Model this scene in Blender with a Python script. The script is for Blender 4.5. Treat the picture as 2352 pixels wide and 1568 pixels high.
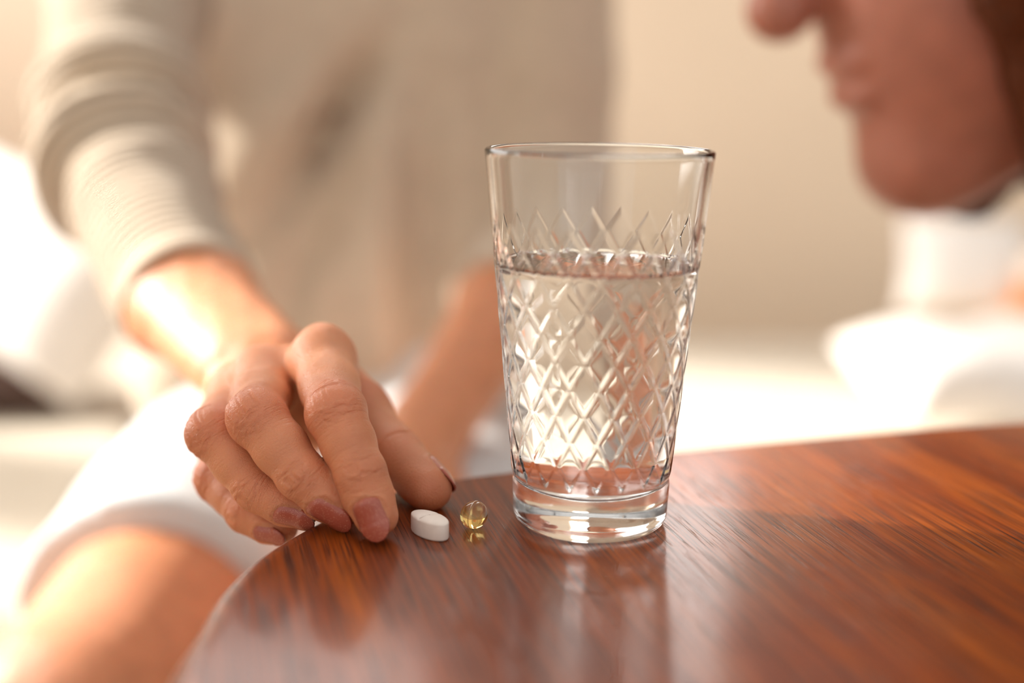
import bpy, math, random
import numpy as np
from mathutils import Vector, Matrix

# ------------------------------------------------------------------ clear
for o in list(bpy.data.objects):
    bpy.data.objects.remove(o, do_unlink=True)
SC = bpy.context.scene
COL = SC.collection

# ------------------------------------------------------------------ camera
FPX = 2870.0                      # focal length in pixels of the 2352 wide frame
PITCH = math.radians(11.9)
ROLL = math.radians(0.8)
CAM = np.array([0.0, 0.0, 0.146])   # table top is z = 0
_f = np.array([0.0, math.cos(PITCH), -math.sin(PITCH)])
_r = np.array([1.0, 0.0, 0.0])
_u = np.cross(_r, _f)
RIGHT = _r * math.cos(ROLL) + _u * math.sin(ROLL)
UP = _u * math.cos(ROLL) - _r * math.sin(ROLL)
FWD = _f
cd = bpy.data.cameras.new('camera')
cam = bpy.data.objects.new('camera', cd)
COL.objects.link(cam)
m = Matrix(((RIGHT[0], UP[0], -FWD[0], CAM[0]),
            (RIGHT[1], UP[1], -FWD[1], CAM[1]),
            (RIGHT[2], UP[2], -FWD[2], CAM[2]),
            (0, 0, 0, 1)))
cam.matrix_world = m
cd.sensor_width = 36.0
cd.lens = FPX / 2352.0 * 36.0
cd.clip_start = 0.01
cd.dof.use_dof = True
cd.dof.focus_distance = 0.412
cd.dof.aperture_fstop = 2.3
cd.dof.aperture_blades = 0
SC.camera = cam

# ------------------------------------------------------------------ world, sun, exposure
w = bpy.data.worlds.new('world')
SC.world = w
w.use_nodes = True
bg = w.node_tree.nodes['Background']
bg.inputs[0].default_value = (1.0, 0.955, 0.905, 1)
bg.inputs[1].default_value = 0.66

sun_d = bpy.data.lights.new('sun', 'SUN')
sun_d.energy = 8.0
sun_d.angle = math.radians(3.6)
sun_d.color = (1.0, 0.95, 0.87)
sun = bpy.data.objects.new('sun', sun_d)
COL.objects.link(sun)
SUNDIR = Vector((-0.85, 0.25, 0.45)).normalized()     # towards the sun
sun.rotation_euler = SUNDIR.to_track_quat('Z', 'Y').to_euler()
sun.location = (-3.0, 1.6, 1.8)


def window_light(name, loc, rot, sx, sy, power, col):
    d_ = bpy.data.lights.new(name, 'AREA')
    d_.shape = 'RECTANGLE'
    d_.size, d_.size_y = sx, sy
    d_.energy = power
    d_.color = col
    o_ = bpy.data.objects.new(name, d_)
    o_.location = loc
    o_.rotation_euler = rot
    COL.objects.link(o_)
    return o_


# daylight standing in the two window openings
window_light('daylight_side_window', (-1.58, 1.60, 0.60), (0, math.radians(-90), 0), 0.80, 1.28, 14.0, (1.0, 0.97, 0.93)).data.spread = math.radians(105)
window_light('daylight_back_window', (-0.40, 2.28, 1.06), (math.radians(-90), 0, 0), 1.65, 1.04, 10.5, (1.0, 0.96, 0.92)).data.spread = math.radians(110)

SC.view_settings.view_transform = 'Standard'
SC.view_settings.look = 'None'
SC.view_settings.gamma = 1.0
SC.view_settings.use_curve_mapping = False
SC.view_settings.exposure = 0.42
SC.cycles.use_denoising = True
SC.cycles.use_adaptive_sampling = True
SC.cycles.adaptive_threshold = 0.06
SC.cycles.adaptive_min_samples = 16
SC.cycles.max_bounces = 10
SC.cycles.transmission_bounces = 10
SC.cycles.diffuse_bounces = 3
SC.cycles.caustics_reflective = False
SC.cycles.glossy_bounces = 6
SC.cycles.sample_clamp_indirect = 6.0
SC.cycles.caustics_refractive = True
SC.cycles.blur_glossy = 0.6


def P(px, py, depth):
    """point seen at a frame pixel, at a given distance along the view axis"""
    return CAM + depth * (FWD + RIGHT * ((px - 1176.0) / FPX) + UP * ((784.0 - py) / FPX))


def onplane(px, py, z=0.0):
    d = FWD + RIGHT * ((px - 1176.0) / FPX) + UP * ((784.0 - py) / FPX)
    return CAM + d * ((z - CAM[2]) / d[2])


# ------------------------------------------------------------------ helpers
def link(o, parent=None):
    COL.objects.link(o)
    if parent is not None:
        o.parent = parent
        o.matrix_parent_inverse = parent.matrix_world.inverted()
    return o


def empty(name, loc=(0, 0, 0)):
    o = bpy.data.objects.new(name, None)
    o.empty_display_size = 0.02
    o.location = loc
    COL.objects.link(o)
    bpy.context.view_layer.update()
    o.matrix_world = Matrix.Translation(Vector(loc))
    return o


def tag(o, label=None, cat=None, group=None, kind=None):
    if label:
        o['label'] = label
    if cat:
        o['category'] = cat
    if group:
        o['group'] = group
    if kind:
        o['kind'] = kind
    return o


def mesh(name, V, F, mat, parent=None, smooth=True, attrs=None):
    me = bpy.data.meshes.new(name)
    V = np.asarray(V, dtype=np.float64)
    if isinstance(F, np.ndarray):
        n, k = F.shape
        me.vertices.add(len(V))
        me.vertices.foreach_set('co', V.astype(np.float32).ravel())
        me.loops.add(n * k)
        me.loops.foreach_set('vertex_index', F.astype(np.int32).ravel())
        me.polygons.add(n)
        me.polygons.foreach_set('loop_start', np.arange(0, n * k, k, dtype=np.int32))
        me.update(calc_edges=True)
    else:
        me.from_pydata([tuple(v) for v in V], [], [tuple(int(i) for i in f) for f in F])
    me.validate()
    if smooth:
        me.polygons.foreach_set('use_smooth', np.ones(len(me.polygons), dtype=bool))
    if attrs:
        for k, a in attrs.items():
            at = me.attributes.new(k, 'FLOAT', 'POINT')
            at.data.foreach_set('value', np.asarray(a, dtype=np.float32))
    if mat is not None:
        for mm in (mat if isinstance(mat, (list, tuple)) else [mat]):
            me.materials.append(mm)
    me.update()
    o = bpy.data.objects.new(name, me)
    return link(o, parent)


def lathe(prof, n=96, close=False):
    """prof list of (r,z) -> verts, faces ; poles where r==0"""
    V, F = [], []
    rows = []
    for r, z in prof:
        if r < 1e-9:
            rows.append([len(V)])
            V.append((0, 0, z))
        else:
            row = []
            for i in range(n):
                a = 2 * math.pi * i / n
                row.append(len(V))
                V.append((r * math.cos(a), r * math.sin(a), z))
            rows.append(row)
    pairs = list(zip(rows[:-1], rows[1:]))
    if close:
        pairs.append((rows[-1], rows[0]))
    for a, b in pairs:
        for i in range(n):
            j = (i + 1) % n
            if len(a) == 1 and len(b) == 1:
                continue
            if len(a) == 1:
                F.append((a[0], b[j], b[i]))
            elif len(b) == 1:
                F.append((a[i], a[j], b[0]))
            else:
                F.append((a[i], a[j], b[j], b[i]))
    return np.array(V), F


def rbox(sx, sy, sz, r=0.01, seg=4):
    """rounded box centred on the origin -> verts, quads (superellipsoid style cube grid)"""
    import bmesh
    bm = bmesh.new()
    bmesh.ops.create_cube(bm, size=1.0)
    for v in bm.verts:
        v.co.x *= sx
        v.co.y *= sy
        v.co.z *= sz
    bmesh.ops.bevel(bm, geom=list(bm.edges), offset=r, segments=seg, profile=0.5, affect='EDGES')
    bm.verts.ensure_lookup_table()
    V = np.array([v.co[:] for v in bm.verts])
    F = [tuple(v.index for v in f.verts) for f in bm.faces]
    bm.free()
    return V, F


# ---- implicit surfaces -------------------------------------------------
def smin(a, b, k):
    h = np.clip(0.5 + 0.5 * (b - a) / k, 0, 1)
    return b + (a - b) * h - k * h * (1 - h)


def cone(p, a, b, ra, rb):
    ba = b - a
    q = p - a
    t = q @ ba
    bb = float(ba @ ba)
    h = np.clip(t / bb, 0, 1)
    d2 = np.einsum('ij,ij->i', q, q) - 2 * h * t + h * h * bb
    return np.sqrt(np.maximum(d2, 0)) - (ra + (rb - ra) * h)


def ellip(p, c, rad, R=None):
    q = p - c
    if R is not None:
        q = q @ R
    rad = np.asarray(rad)
    k0 = np.linalg.norm(q / rad, axis=1)
    k1 = np.linalg.norm(q / (rad * rad), axis=1) + 1e-9
    return k0 * (k0 - 1.0) / k1


def grad(sdf, p, e):
    g = np.zeros_like(p)
    for k in ((1, -1, -1), (-1, -1, 1), (-1, 1, -1), (1, 1, 1)):
        k = np.array(k, float)
        g += sdf(p + k * e)[:, None] * k
    return g / (4 * e)


def polygonise(sdf, lo, hi, h, project=1, coarse=5):
    """sparse surface nets + Newton projection. returns V, quads, normals"""
    lo = np.asarray(lo, float)
    hi = np.asarray(hi, float)
    nc = np.ceil((hi - lo) / (h * coarse)).astype(int)
    H = h * coarse
    # prune with blocks of 4 x 4 x 4 cells first
    nb = -(-nc // 4)
    nc = nb * 4
    B = np.stack(np.meshgrid(*[np.arange(n) for n in nb], indexing='ij'), -1).reshape(-1, 3)
    B = B[np.abs(sdf(lo + (B + 0.5) * H * 4)) < H * 4 * 1.3]
    o4 = np.stack(np.meshgrid(*[np.arange(4)] * 3, indexing='ij'), -1).reshape(-1, 3)
    I = (B[:, None, :] * 4 + o4[None]).reshape(-1, 3)
    cen = lo + (I + 0.5) * H
    d = np.empty(len(cen))
    for s in range(0, len(cen), 200000):
        d[s:s + 200000] = sdf(cen[s:s + 200000])
    act = I[np.abs(d) < H * 1.35]
    nf = nc * coarse + 1
    D = np.full(nf, 1e3, dtype=np.float32)
    off = np.stack(np.meshgrid(*[np.arange(coarse + 1)] * 3, indexing='ij'), -1).reshape(-1, 3)
    need = np.zeros(nf, dtype=bool)
    for a in range(0, len(act), 5000):
        ii = (act[a:a + 5000, None, :] * coarse + off[None]).reshape(-1, 3)
        need[ii[:, 0], ii[:, 1], ii[:, 2]] = True
    idx = np.argwhere(need)
    for s in range(0, len(idx), 200000):
        q = idx[s:s + 200000]
        D[q[:, 0], q[:, 1], q[:, 2]] = sdf(lo + q * h)
    # cells: only inside active coarse blocks
    off2 = np.stack(np.meshgrid(*[np.arange(coarse)] * 3, indexing='ij'), -1).reshape(-1, 3)
    cells = (act[:, None, :] * coarse + off2[None]).reshape(-1, 3)
    corners = np.array([(x, y, z) for x in (0, 1) for y in (0, 1) for z in (0, 1)])
    cv = np.stack([D[cells[:, 0] + c[0], cells[:, 1] + c[1], cells[:, 2] + c[2]] for c in corners], 1)
    neg = cv < 0
    mixed = neg.any(1) & ~neg.all(1)
    cells = cells[mixed]
    cv = cv[mixed]
    acc = np.zeros((len(cells), 3))
    cnt = np.zeros(len(cells))
    for i in range(8):
        for j in range(i + 1, 8):
            if np.abs(corners[i] - corners[j]).sum() != 1:
                continue
            x = (cv[:, i] < 0) != (cv[:, j] < 0)
            t = np.where(x, cv[:, i] / np.where(x, cv[:, i] - cv[:, j], 1), 0)
            pt = corners[i] + t[:, None] * (corners[j] - corners[i])
            acc += np.where(x[:, None], pt, 0)
            cnt += x
    V = lo + (cells + acc / cnt[:, None]) * h
    vid = np.full(nf, -1, dtype=np.int32)
    vid[cells[:, 0], cells[:, 1], cells[:, 2]] = np.arange(len(cells))
    quads = []
    for ax in range(3):
        e = np.zeros(3, int)
        e[ax] = 1
        u = np.zeros(3, int)
        u[(ax + 1) % 3] = 1
        v = np.zeros(3, int)
        v[(ax + 2) % 3] = 1
        a0 = D[cells[:, 0], cells[:, 1], cells[:, 2]]
        c1 = cells + e
        a1 = D[c1[:, 0], c1[:, 1], c1[:, 2]]
        s = (a0 < 0) != (a1 < 0)
        s &= (cells > 0).all(1)
        c = cells[s]
        flip = a0[s] > 0
        g = lambda q: vid[q[:, 0], q[:, 1], q[:, 2]]
        q4 = np.stack([g(c), g(c - u), g(c - u - v), g(c - v)], 1)
        q4[flip] = q4[flip][:, ::-1]
        quads.append(q4)
    Q = np.concatenate(quads)
    Q = Q[(Q >= 0).all(1)]
    Q = Q[:, ::-1].copy()
    N = None
    for it in range(project + 1):
        g = grad(sdf, V, h * 0.5)
        n = np.linalg.norm(g, axis=1, keepdims=True) + 1e-9
        N = g / n
        if it < project:
            V = V - N * np.clip(sdf(V)[:, None] / np.clip(n, 0.4, None), -h, h)
    # orientation check
    a, b, c = V[Q[:, 0]], V[Q[:, 1]], V[Q[:, 2]]
    fn = np.cross(b - a, c - a)
    if ((fn * N[Q[:, 0]]).sum(1) > 0).mean() < 0.5:
        Q = Q[:, ::-1].copy()
    return V, Q, N


def noise3(p, seed=0, n=14, f=1.0):
    """cheap smooth pseudo noise: a sum of random plane waves, about -1..1"""
    rng = np.random.RandomState(seed)
    out = np.zeros(len(p))
    for i in range(n):
        k = rng.normal(size=3) * f
        out += np.sin(p @ k + rng.uniform(0, 6.28))
    return out / math.sqrt(n) * 0.8


# ------------------------------------------------------------------ materials
def srgb(r, g, b):
    f = lambda c: (c / 255 / 12.92) if c <= 10 else ((c / 255 + 0.055) / 1.055) ** 2.4
    return (f(r), f(g), f(b), 1.0)


def mat(name):
    mt = bpy.data.materials.new(name)
    mt.use_nodes = True
    nt = mt.node_tree
    return mt, nt, nt.nodes['Principled BSDF']


def N_(nt, typ, **kw):
    n = nt.nodes.new(typ)
    for k, v in kw.items():
        setattr(n, k, v)
    return n


def ramp(nt, stops, interp='LINEAR'):
    n = nt.nodes.new('ShaderNodeValToRGB')
    n.color_ramp.interpolation = interp
    e = n.color_ramp.elements
    while len(e) > 1:
        e.remove(e[-1])
    e[0].position, e[0].color = stops[0][0], stops[0][1]
    for p, c in stops[1:]:
        x = e.new(p)
        x.color = c
    return n


def simple(name, col, rough=0.6, noise_scale=40.0, amt=0.06, bump=0.0, bscale=300.0, sheen=0.0, spec=0.5):
    mt, nt, b = mat(name)
    tc = N_(nt, 'ShaderNodeTexCoord')
    nz = N_(nt, 'ShaderNodeTexNoise')
    nz.inputs['Scale'].default_value = noise_scale
    nz.inputs['Detail'].default_value = 4
    nt.links.new(tc.outputs['Object'], nz.inputs['Vector'])
    c = np.array(col[:3])
    lo = tuple(c * (1 - amt)) + (1,)
    hi = tuple(np.clip(c * (1 + amt), 0, 1)) + (1,)
    rp = ramp(nt, [(0.3, lo), (0.7, hi)])
    nt.links.new(nz.outputs['Fac'], rp.inputs['Fac'])
    nt.links.new(rp.outputs['Color'], b.inputs['Base Color'])
    b.inputs['Roughness'].default_value = rough
    b.inputs['Specular IOR Level'].default_value = spec
    if sheen:
        b.inputs['Sheen Weight'].default_value = sheen
    if bump:
        n2 = N_(nt, 'ShaderNodeTexNoise')
        n2.inputs['Scale'].default_value = bscale
        n2.inputs['Detail'].default_value = 3
        nt.links.new(tc.outputs['Object'], n2.inputs['Vector'])
        bp = N_(nt, 'ShaderNodeBump')
        bp.inputs['Strength'].default_value = bump
        bp.inputs['Distance'].default_value = 0.001
        nt.links.new(n2.outputs['Fac'], bp.inputs['Height'])
        nt.links.new(bp.outputs['Normal'], b.inputs['Normal'])
    return mt


def wood_material():
    mt, nt, b = mat('stained_oak')
    tc = N_(nt, 'ShaderNodeTexCoord')
    mp = N_(nt, 'ShaderNodeMapping')
    mp.inputs['Rotation'].default_value = (0, 0, math.radians(-15))
    nt.links.new(tc.outputs['Object'], mp.inputs['Vector'])
    # broad figure
    s1 = N_(nt, 'ShaderNodeMapping')
    s1.inputs['Scale'].default_value = (26, 2.2, 26)
    nt.links.new(mp.outputs['Vector'], s1.inputs['Vector'])
    n1 = N_(nt, 'ShaderNodeTexNoise')
    n1.inputs['Scale'].default_value = 1.0
    n1.inputs['Detail'].default_value = 5
    n1.inputs['Roughness'].default_value = 0.6
    n1.inputs['Distortion'].default_value = 0.6
    nt.links.new(s1.outputs['Vector'], n1.inputs['Vector'])
    # fine streaks
    s2 = N_(nt, 'ShaderNodeMapping')
    s2.inputs['Scale'].default_value = (760, 13, 760)
    nt.links.new(mp.outputs['Vector'], s2.inputs['Vector'])
    n2 = N_(nt, 'ShaderNodeTexNoise')
    n2.inputs['Scale'].default_value = 1.0
    n2.inputs['Detail'].default_value = 3
    nt.links.new(s2.outputs['Vector'], n2.inputs['Vector'])
    # pores: short dark dashes
    s3 = N_(nt, 'ShaderNodeMapping')
    s3.inputs['Scale'].default_value = (1750, 26, 1750)
    nt.links.new(mp.outputs['Vector'], s3.inputs['Vector'])
    n3 = N_(nt, 'ShaderNodeTexNoise')
    n3.inputs['Scale'].default_value = 1.0
    n3.inputs['Detail'].default_value = 1.0
    nt.links.new(s3.outputs['Vector'], n3.inputs['Vector'])
    pore = ramp(nt, [(0.585, (1, 1, 1, 1)), (0.635, (0, 0, 0, 1))])
    nt.links.new(n3.outputs['Fac'], pore.inputs['Fac'])
    base = ramp(nt, [(0.3, srgb(98, 38, 9)), (0.5, srgb(144, 64, 13)), (0.72, srgb(184, 94, 18))])
    nt.links.new(n1.outputs['Fac'], base.inputs['Fac'])
    st = ramp(nt, [(0.36, (0.32, 0.26, 0.22, 1)), (0.58, (1, 1, 1, 1))])
    nt.links.new(n2.outputs['Fac'], st.inputs['Fac'])
    mx = N_(nt, 'ShaderNodeMix', data_type='RGBA', blend_type='MULTIPLY')
    mx.inputs[0].default_value = 0.75
    nt.links.new(base.outputs['Color'], mx.inputs[6])
    nt.links.new(st.outputs['Color'], mx.inputs[7])
    mx2 = N_(nt, 'ShaderNodeMix', data_type='RGBA', blend_type='MIX')
    inv = N_(nt, 'ShaderNodeMath', operation='SUBTRACT')
    inv.inputs[0].default_value = 1.0
    nt.links.new(pore.outputs['Color'], inv.inputs[1])
    mul = N_(nt, 'ShaderNodeMath', operation='MULTIPLY')
    nt.links.new(inv.outputs[0], mul.inputs[0])
    mul.inputs[1].default_value = 0.78
    nt.links.new(mul.outputs[0], mx2.inputs[0])
    nt.links.new(mx.outputs[2], mx2.inputs[6])
    mx2.inputs[7].default_value = srgb(44, 16, 9)
    nt.links.new(mx2.outputs[2], b.inputs['Base Color'])
    b.inputs['Roughness'].default_value = 0.5
    b.inputs['Specular IOR Level'].default_value = 0.2
    b.inputs['Coat Weight'].default_value = 0.5
    b.inputs['Coat Roughness'].default_value = 0.15
    bp = N_(nt, 'ShaderNodeBump')
    bp.inputs['Strength'].default_value = 0.5
    bp.inputs['Distance'].default_value = 0.0004
    ad = N_(nt, 'ShaderNodeMath', operation='MULTIPLY_ADD')
    nt.links.new(n2.outputs['Fac'], ad.inputs[0])
    ad.inputs[1].default_value = 0.25
    nt.links.new(pore.outputs['Color'], ad.inputs[2])
    nt.links.new(ad.outputs[0], bp.inputs['Height'])
    nt.links.new(bp.outputs['Normal'], b.inputs['Normal'])
    bp2 = N_(nt, 'ShaderNodeBump')
    bp2.inputs['Strength'].default_value = 0.22
    bp2.inputs['Distance'].default_value = 0.0004
    nt.links.new(ad.outputs[0], bp2.inputs['Height'])
    nt.links.new(bp2.outputs['Normal'], b.inputs['Coat Normal'])
    return mt


def skin_material(name='skin', base=(219, 149, 109), red=(204, 108, 80), detail=True, sss=0.35):
    mt, nt, b = mat(name)
    tc = N_(nt, 'ShaderNodeTexCoord')
    nz = N_(nt, 'ShaderNodeTexNoise')
    nz.inputs['Scale'].default_value = 70
    nz.inputs['Detail'].default_value = 5
    nt.links.new(tc.outputs['Object'], nz.inputs['Vector'])
    c = np.array(srgb(*base)[:3])
    rp = ramp(nt, [(0.3, tuple(c * 0.88) + (1,)), (0.7, tuple(np.clip(c * 1.08, 0, 1)) + (1,))])
    nt.links.new(nz.outputs['Fac'], rp.inputs['Fac'])
    colout = rp.outputs['Color']
    if detail:
        kn = N_(nt, 'ShaderNodeAttribute', attribute_name='knuckle')
        rd = N_(nt, 'ShaderNodeAttribute', attribute_name='redness')
        mx = N_(nt, 'ShaderNodeMix', data_type='RGBA')
        nt.links.new(rd.outputs['Fac'], mx.inputs[0])
        nt.links.new(colout, mx.inputs[6])
        mx.inputs[7].default_value = srgb(*red)
        colout = mx.outputs[2]
        # wrinkles running across the finger
        at = N_(nt, 'ShaderNodeAttribute', attribute_name='along')
        al = N_(nt, 'ShaderNodeAttribute', attribute_name='across')
        cb = N_(nt, 'ShaderNodeCombineXYZ')
        m1 = N_(nt, 'ShaderNodeMath', operation='MULTIPLY')
        m1.inputs[1].default_value = 900.0
        m2 = N_(nt, 'ShaderNodeMath', operation='MULTIPLY')
        m2.inputs[1].default_value = 130.0
        nt.links.new(at.outputs['Fac'], m1.inputs[0])
        nt.links.new(al.outputs['Fac'], m2.inputs[0])
        nt.links.new(m1.outputs[0], cb.inputs[0])
        nt.links.new(m2.outputs[0], cb.inputs[1])
        wn = N_(nt, 'ShaderNodeTexNoise')
        wn.inputs['Scale'].default_value = 1.0
        wn.inputs['Detail'].default_value = 2.5
        wn.inputs['Distortion'].default_value = 0.5
        nt.links.new(cb.outputs[0], wn.inputs['Vector'])
        wr = ramp(nt, [(0.32, (0, 0, 0, 1)), (0.5, (1, 1, 1, 1))])
        nt.links.new(wn.outputs['Fac'], wr.inputs['Fac'])
        # weight by knuckle mask
        kw = N_(nt, 'ShaderNodeMath', operation='MULTIPLY_ADD')
        nt.links.new(kn.outputs['Fac'], kw.inputs[0])
        kw.inputs[1].default_value = 0.80
        kw.inputs[2].default_value = 0.08
        wm = N_(nt, 'ShaderNodeMath', operation='MULTIPLY')
        nt.links.new(wr.outputs['Color'], wm.inputs[0])
        nt.links.new(kw.outputs[0], wm.inputs[1])
        # finer lines all over the fingers
        m3 = N_(nt, 'ShaderNodeMath', operation='MULTIPLY')
        m3.inputs[1].default_value = 2300.0
        m4 = N_(nt, 'ShaderNodeMath', operation='MULTIPLY')
        m4.inputs[1].default_value = 330.0
        nt.links.new(at.outputs['Fac'], m3.inputs[0])
        nt.links.new(al.outputs['Fac'], m4.inputs[0])
        cb2 = N_(nt, 'ShaderNodeCombineXYZ')
        nt.links.new(m3.outputs[0], cb2.inputs[0])
        nt.links.new(m4.outputs[0], cb2.inputs[1])
        fn = N_(nt, 'ShaderNodeTexNoise')
        fn.inputs['Scale'].default_value = 1.0
        fn.inputs['Detail'].default_value = 2.0
        fn.inputs['Distortion'].default_value = 0.8
        nt.links.new(cb2.outputs[0], fn.inputs['Vector'])
        wm2 = N_(nt, 'ShaderNodeMath', operation='MULTIPLY_ADD')
        nt.links.new(fn.outputs['Fac'], wm2.inputs[0])
        wm2.inputs[1].default_value = 0.30
        nt.links.new(wm.outputs[0], wm2.inputs[2])
        wm = wm2
        # fine skin cells
        vo = N_(nt, 'ShaderNodeTexVoronoi', feature='DISTANCE_TO_EDGE')
        vo.inputs['Scale'].default_value = 950
        nt.links.new(tc.outputs['Object'], vo.inputs['Vector'])
        vr = ramp(nt, [(0.0, (0, 0, 0, 1)), (0.16, (1, 1, 1, 1))])
        nt.links.new(vo.outputs['Distance'], vr.inputs['Fac'])
        b1 = N_(nt, 'ShaderNodeBump')
        b1.inputs['Strength'].default_value = 0.38
        b1.inputs['Distance'].default_value = 0.00025
        nt.links.new(vr.outputs['Color'], b1.inputs['Height'])
        b2 = N_(nt, 'ShaderNodeBump')
        b2.inputs['Strength'].default_value = 0.6
        b2.inputs['Distance'].default_value = 0.0007
        nt.links.new(wm.outputs[0], b2.inputs['Height'])
        nt.links.new(b1.outputs['Normal'], b2.inputs['Normal'])
        nt.links.new(b2.outputs['Normal'], b.inputs['Normal'])
    nt.links.new(colout, b.inputs['Base Color'])
    b.inputs['Roughness'].default_value = 0.42
    b.inputs['Specular IOR Level'].default_value = 0.45
    b.inputs['Subsurface Weight'].default_value = sss
    b.inputs['Subsurface Radius'].default_value = (1.0, 0.32, 0.16)
    b.inputs['Subsurface Scale'].default_value = 0.006
    return mt


def knit_material(name, col, ribbed=True, transl=0.10):
    mt, nt, b = mat(name)
    out = nt.nodes['Material Output']
    tc = N_(nt, 'ShaderNodeTexCoord')
    nz = N_(nt, 'ShaderNodeTexNoise')
    nz.inputs['Scale'].default_value = 60
    nz.inputs['Detail'].default_value = 5
    nt.links.new(tc.outputs['Object'], nz.inputs['Vector'])
    c = np.array(col[:3])
    rp = ramp(nt, [(0.3, tuple(c * 0.93) + (1,)), (0.7, tuple(np.clip(c * 1.05, 0, 1)) + (1,))])
    nt.links.new(nz.outputs['Fac'], rp.inputs['Fac'])
    colout = rp.outputs['Color']
    b.inputs['Roughness'].default_value = 0.85
    b.inputs['Specular IOR Level'].default_value = 0.15
    b.inputs['Sheen Weight'].default_value = 0.3
    if ribbed:
        at = N_(nt, 'ShaderNodeAttribute', attribute_name='rib')
        sn = N_(nt, 'ShaderNodeMath', operation='SINE')
        ml = N_(nt, 'ShaderNodeMath', operation='MULTIPLY')
        ml.inputs[1].default_value = 2 * math.pi / 0.0064
        nt.links.new(at.outputs['Fac'], ml.inputs[0])
        nt.links.new(ml.outputs[0], sn.inputs[0])
        mr = N_(nt, 'ShaderNodeMapRange')
        mr.inputs['From Min'].default_value = -1
        mr.inputs['From Max'].default_value = 1
        nt.links.new(sn.outputs[0], mr.inputs['Value'])
        bp = N_(nt, 'ShaderNodeBump')
        bp.inputs['Strength'].default_value = 0.9
        bp.inputs['Distance'].default_value = 0.0022
        nt.links.new(mr.outputs[0], bp.inputs['Height'])
        nt.links.new(bp.outputs['Normal'], b.inputs['Normal'])
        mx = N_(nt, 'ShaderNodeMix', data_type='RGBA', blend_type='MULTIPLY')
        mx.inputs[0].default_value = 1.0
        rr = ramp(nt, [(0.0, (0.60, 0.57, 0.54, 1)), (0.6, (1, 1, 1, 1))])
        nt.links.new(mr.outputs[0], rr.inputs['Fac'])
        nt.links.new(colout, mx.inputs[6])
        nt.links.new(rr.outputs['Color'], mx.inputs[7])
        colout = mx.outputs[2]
    nt.links.new(colout, b.inputs['Base Color'])
    if transl:
        tr = N_(nt, 'ShaderNodeBsdfTranslucent')
        nt.links.new(colout, tr.inputs['Color'])
        ms = N_(nt, 'ShaderNodeMixShader')
        ms.inputs[0].default_value = transl
        nt.links.new(b.outputs[0], ms.inputs[1])
        nt.links.new(tr.outputs[0], ms.inputs[2])
        nt.links.new(ms.outputs[0], out.inputs['Surface'])
    return mt


def glass_mat(name, ior, col=(1, 1, 1, 1), rough=0.0):
    mt, nt, b = mat(name)
    b.inputs['Base Color'].default_value = col
    b.inputs['Roughness'].default_value = rough
    b.inputs['IOR'].default_value = ior
    b.inputs['Transmission Weight'].default_value = 1.0
    return mt


M_WOOD = wood_material()
M_SKIN = skin_material()
M_SKIN2 = skin_material('skin_ruddy', base=(184, 122, 102), detail=False, sss=0.2)
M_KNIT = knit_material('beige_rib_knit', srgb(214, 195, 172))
M_SHORTS = simple('pale_cotton', srgb(214, 218, 220), 0.85, 50, 0.04, 0.3, 900, 0.2, 0.2)
M_SHEET = simple('cream_bedspread', srgb(200, 188, 170), 0.9, 20, 0.04, 0.3, 500, 0.2, 0.2)
M_PILLOW = simple('white_pillowcase', srgb(240, 234, 228), 0.9, 30, 0.03, 0.2, 600, 0.2, 0.2)
M_RED = simple('red_cushion_fabric', srgb(214, 88, 66), 0.9, 60, 0.08, 0.3, 700, 0.2, 0.2)
M_WALL = simple('warm_wall_paint', srgb(233, 213, 190), 0.9, 3, 0.03, 0.1, 120, 0, 0.2)
M_FLOOR = simple('pale_floor', srgb(214, 196, 168), 0.6, 6, 0.06, 0.1, 60)
M_FRAME = simple('white_frame_paint', srgb(238, 234, 226), 0.5, 20, 0.02)
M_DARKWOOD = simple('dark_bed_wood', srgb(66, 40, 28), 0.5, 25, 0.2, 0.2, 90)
M_HAIR = simple('dark_brown_hair', srgb(86, 42, 16), 0.6, 200, 0.25, 0.5, 700, 0, 0.2)
M_WHITETOP = simple('white_shirt_cotton', srgb(242, 240, 236), 0.85, 50, 0.03, 0.2, 700)
M_ORANGE = simple('orange_glaze', srgb(236, 140, 56), 0.35, 40, 0.08)
M_CREAM = simple('cream_ball', srgb(244, 226, 210), 0.8, 60, 0.05, 0.3, 500)
M_TABLET = simple('tablet_coating', srgb(244, 232, 222), 0.5, 400, 0.03, 0.12, 3000, 0, 0.35)


def nail_material():
    mt, nt, b = mat('rose_shimmer_nail')
    tc = N_(nt, 'ShaderNodeTexCoord')
    vo = N_(nt, 'ShaderNodeTexVoronoi')
    vo.inputs['Scale'].default_value = 2100
    nt.links.new(tc.outputs['Object'], vo.inputs['Vector'])
    rp = ramp(nt, [(0.13, srgb(250, 196, 160)), (0.22, srgb(178, 90, 70))])
    nt.links.new(vo.outputs['Distance'], rp.inputs['Fac'])
    nt.links.new(rp.outputs['Color'], b.inputs['Base Color'])
    b.inputs['Roughness'].default_value = 0.32
    b.inputs['Coat Weight'].default_value = 0.5
    b.inputs['Coat Roughness'].default_value = 0.1
    return mt


M_NAIL = nail_material()

# ================================================================== the setting
FLOOR_Z = -0.56
WALL_Y = 2.30


def slab(name, x0, x1, y0, y1, z0, z1, mt, parent=None, r=0.004):
    V, F = rbox(x1 - x0, y1 - y0, z1 - z0, min(r, 0.45 * min(x1 - x0, y1 - y0, z1 - z0)), 2)
    V = V + np.array([(x0 + x1) / 2, (y0 + y1) / 2, (z0 + z1) / 2])
    return mesh(name, V, F, mt, parent, smooth=False)


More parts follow.
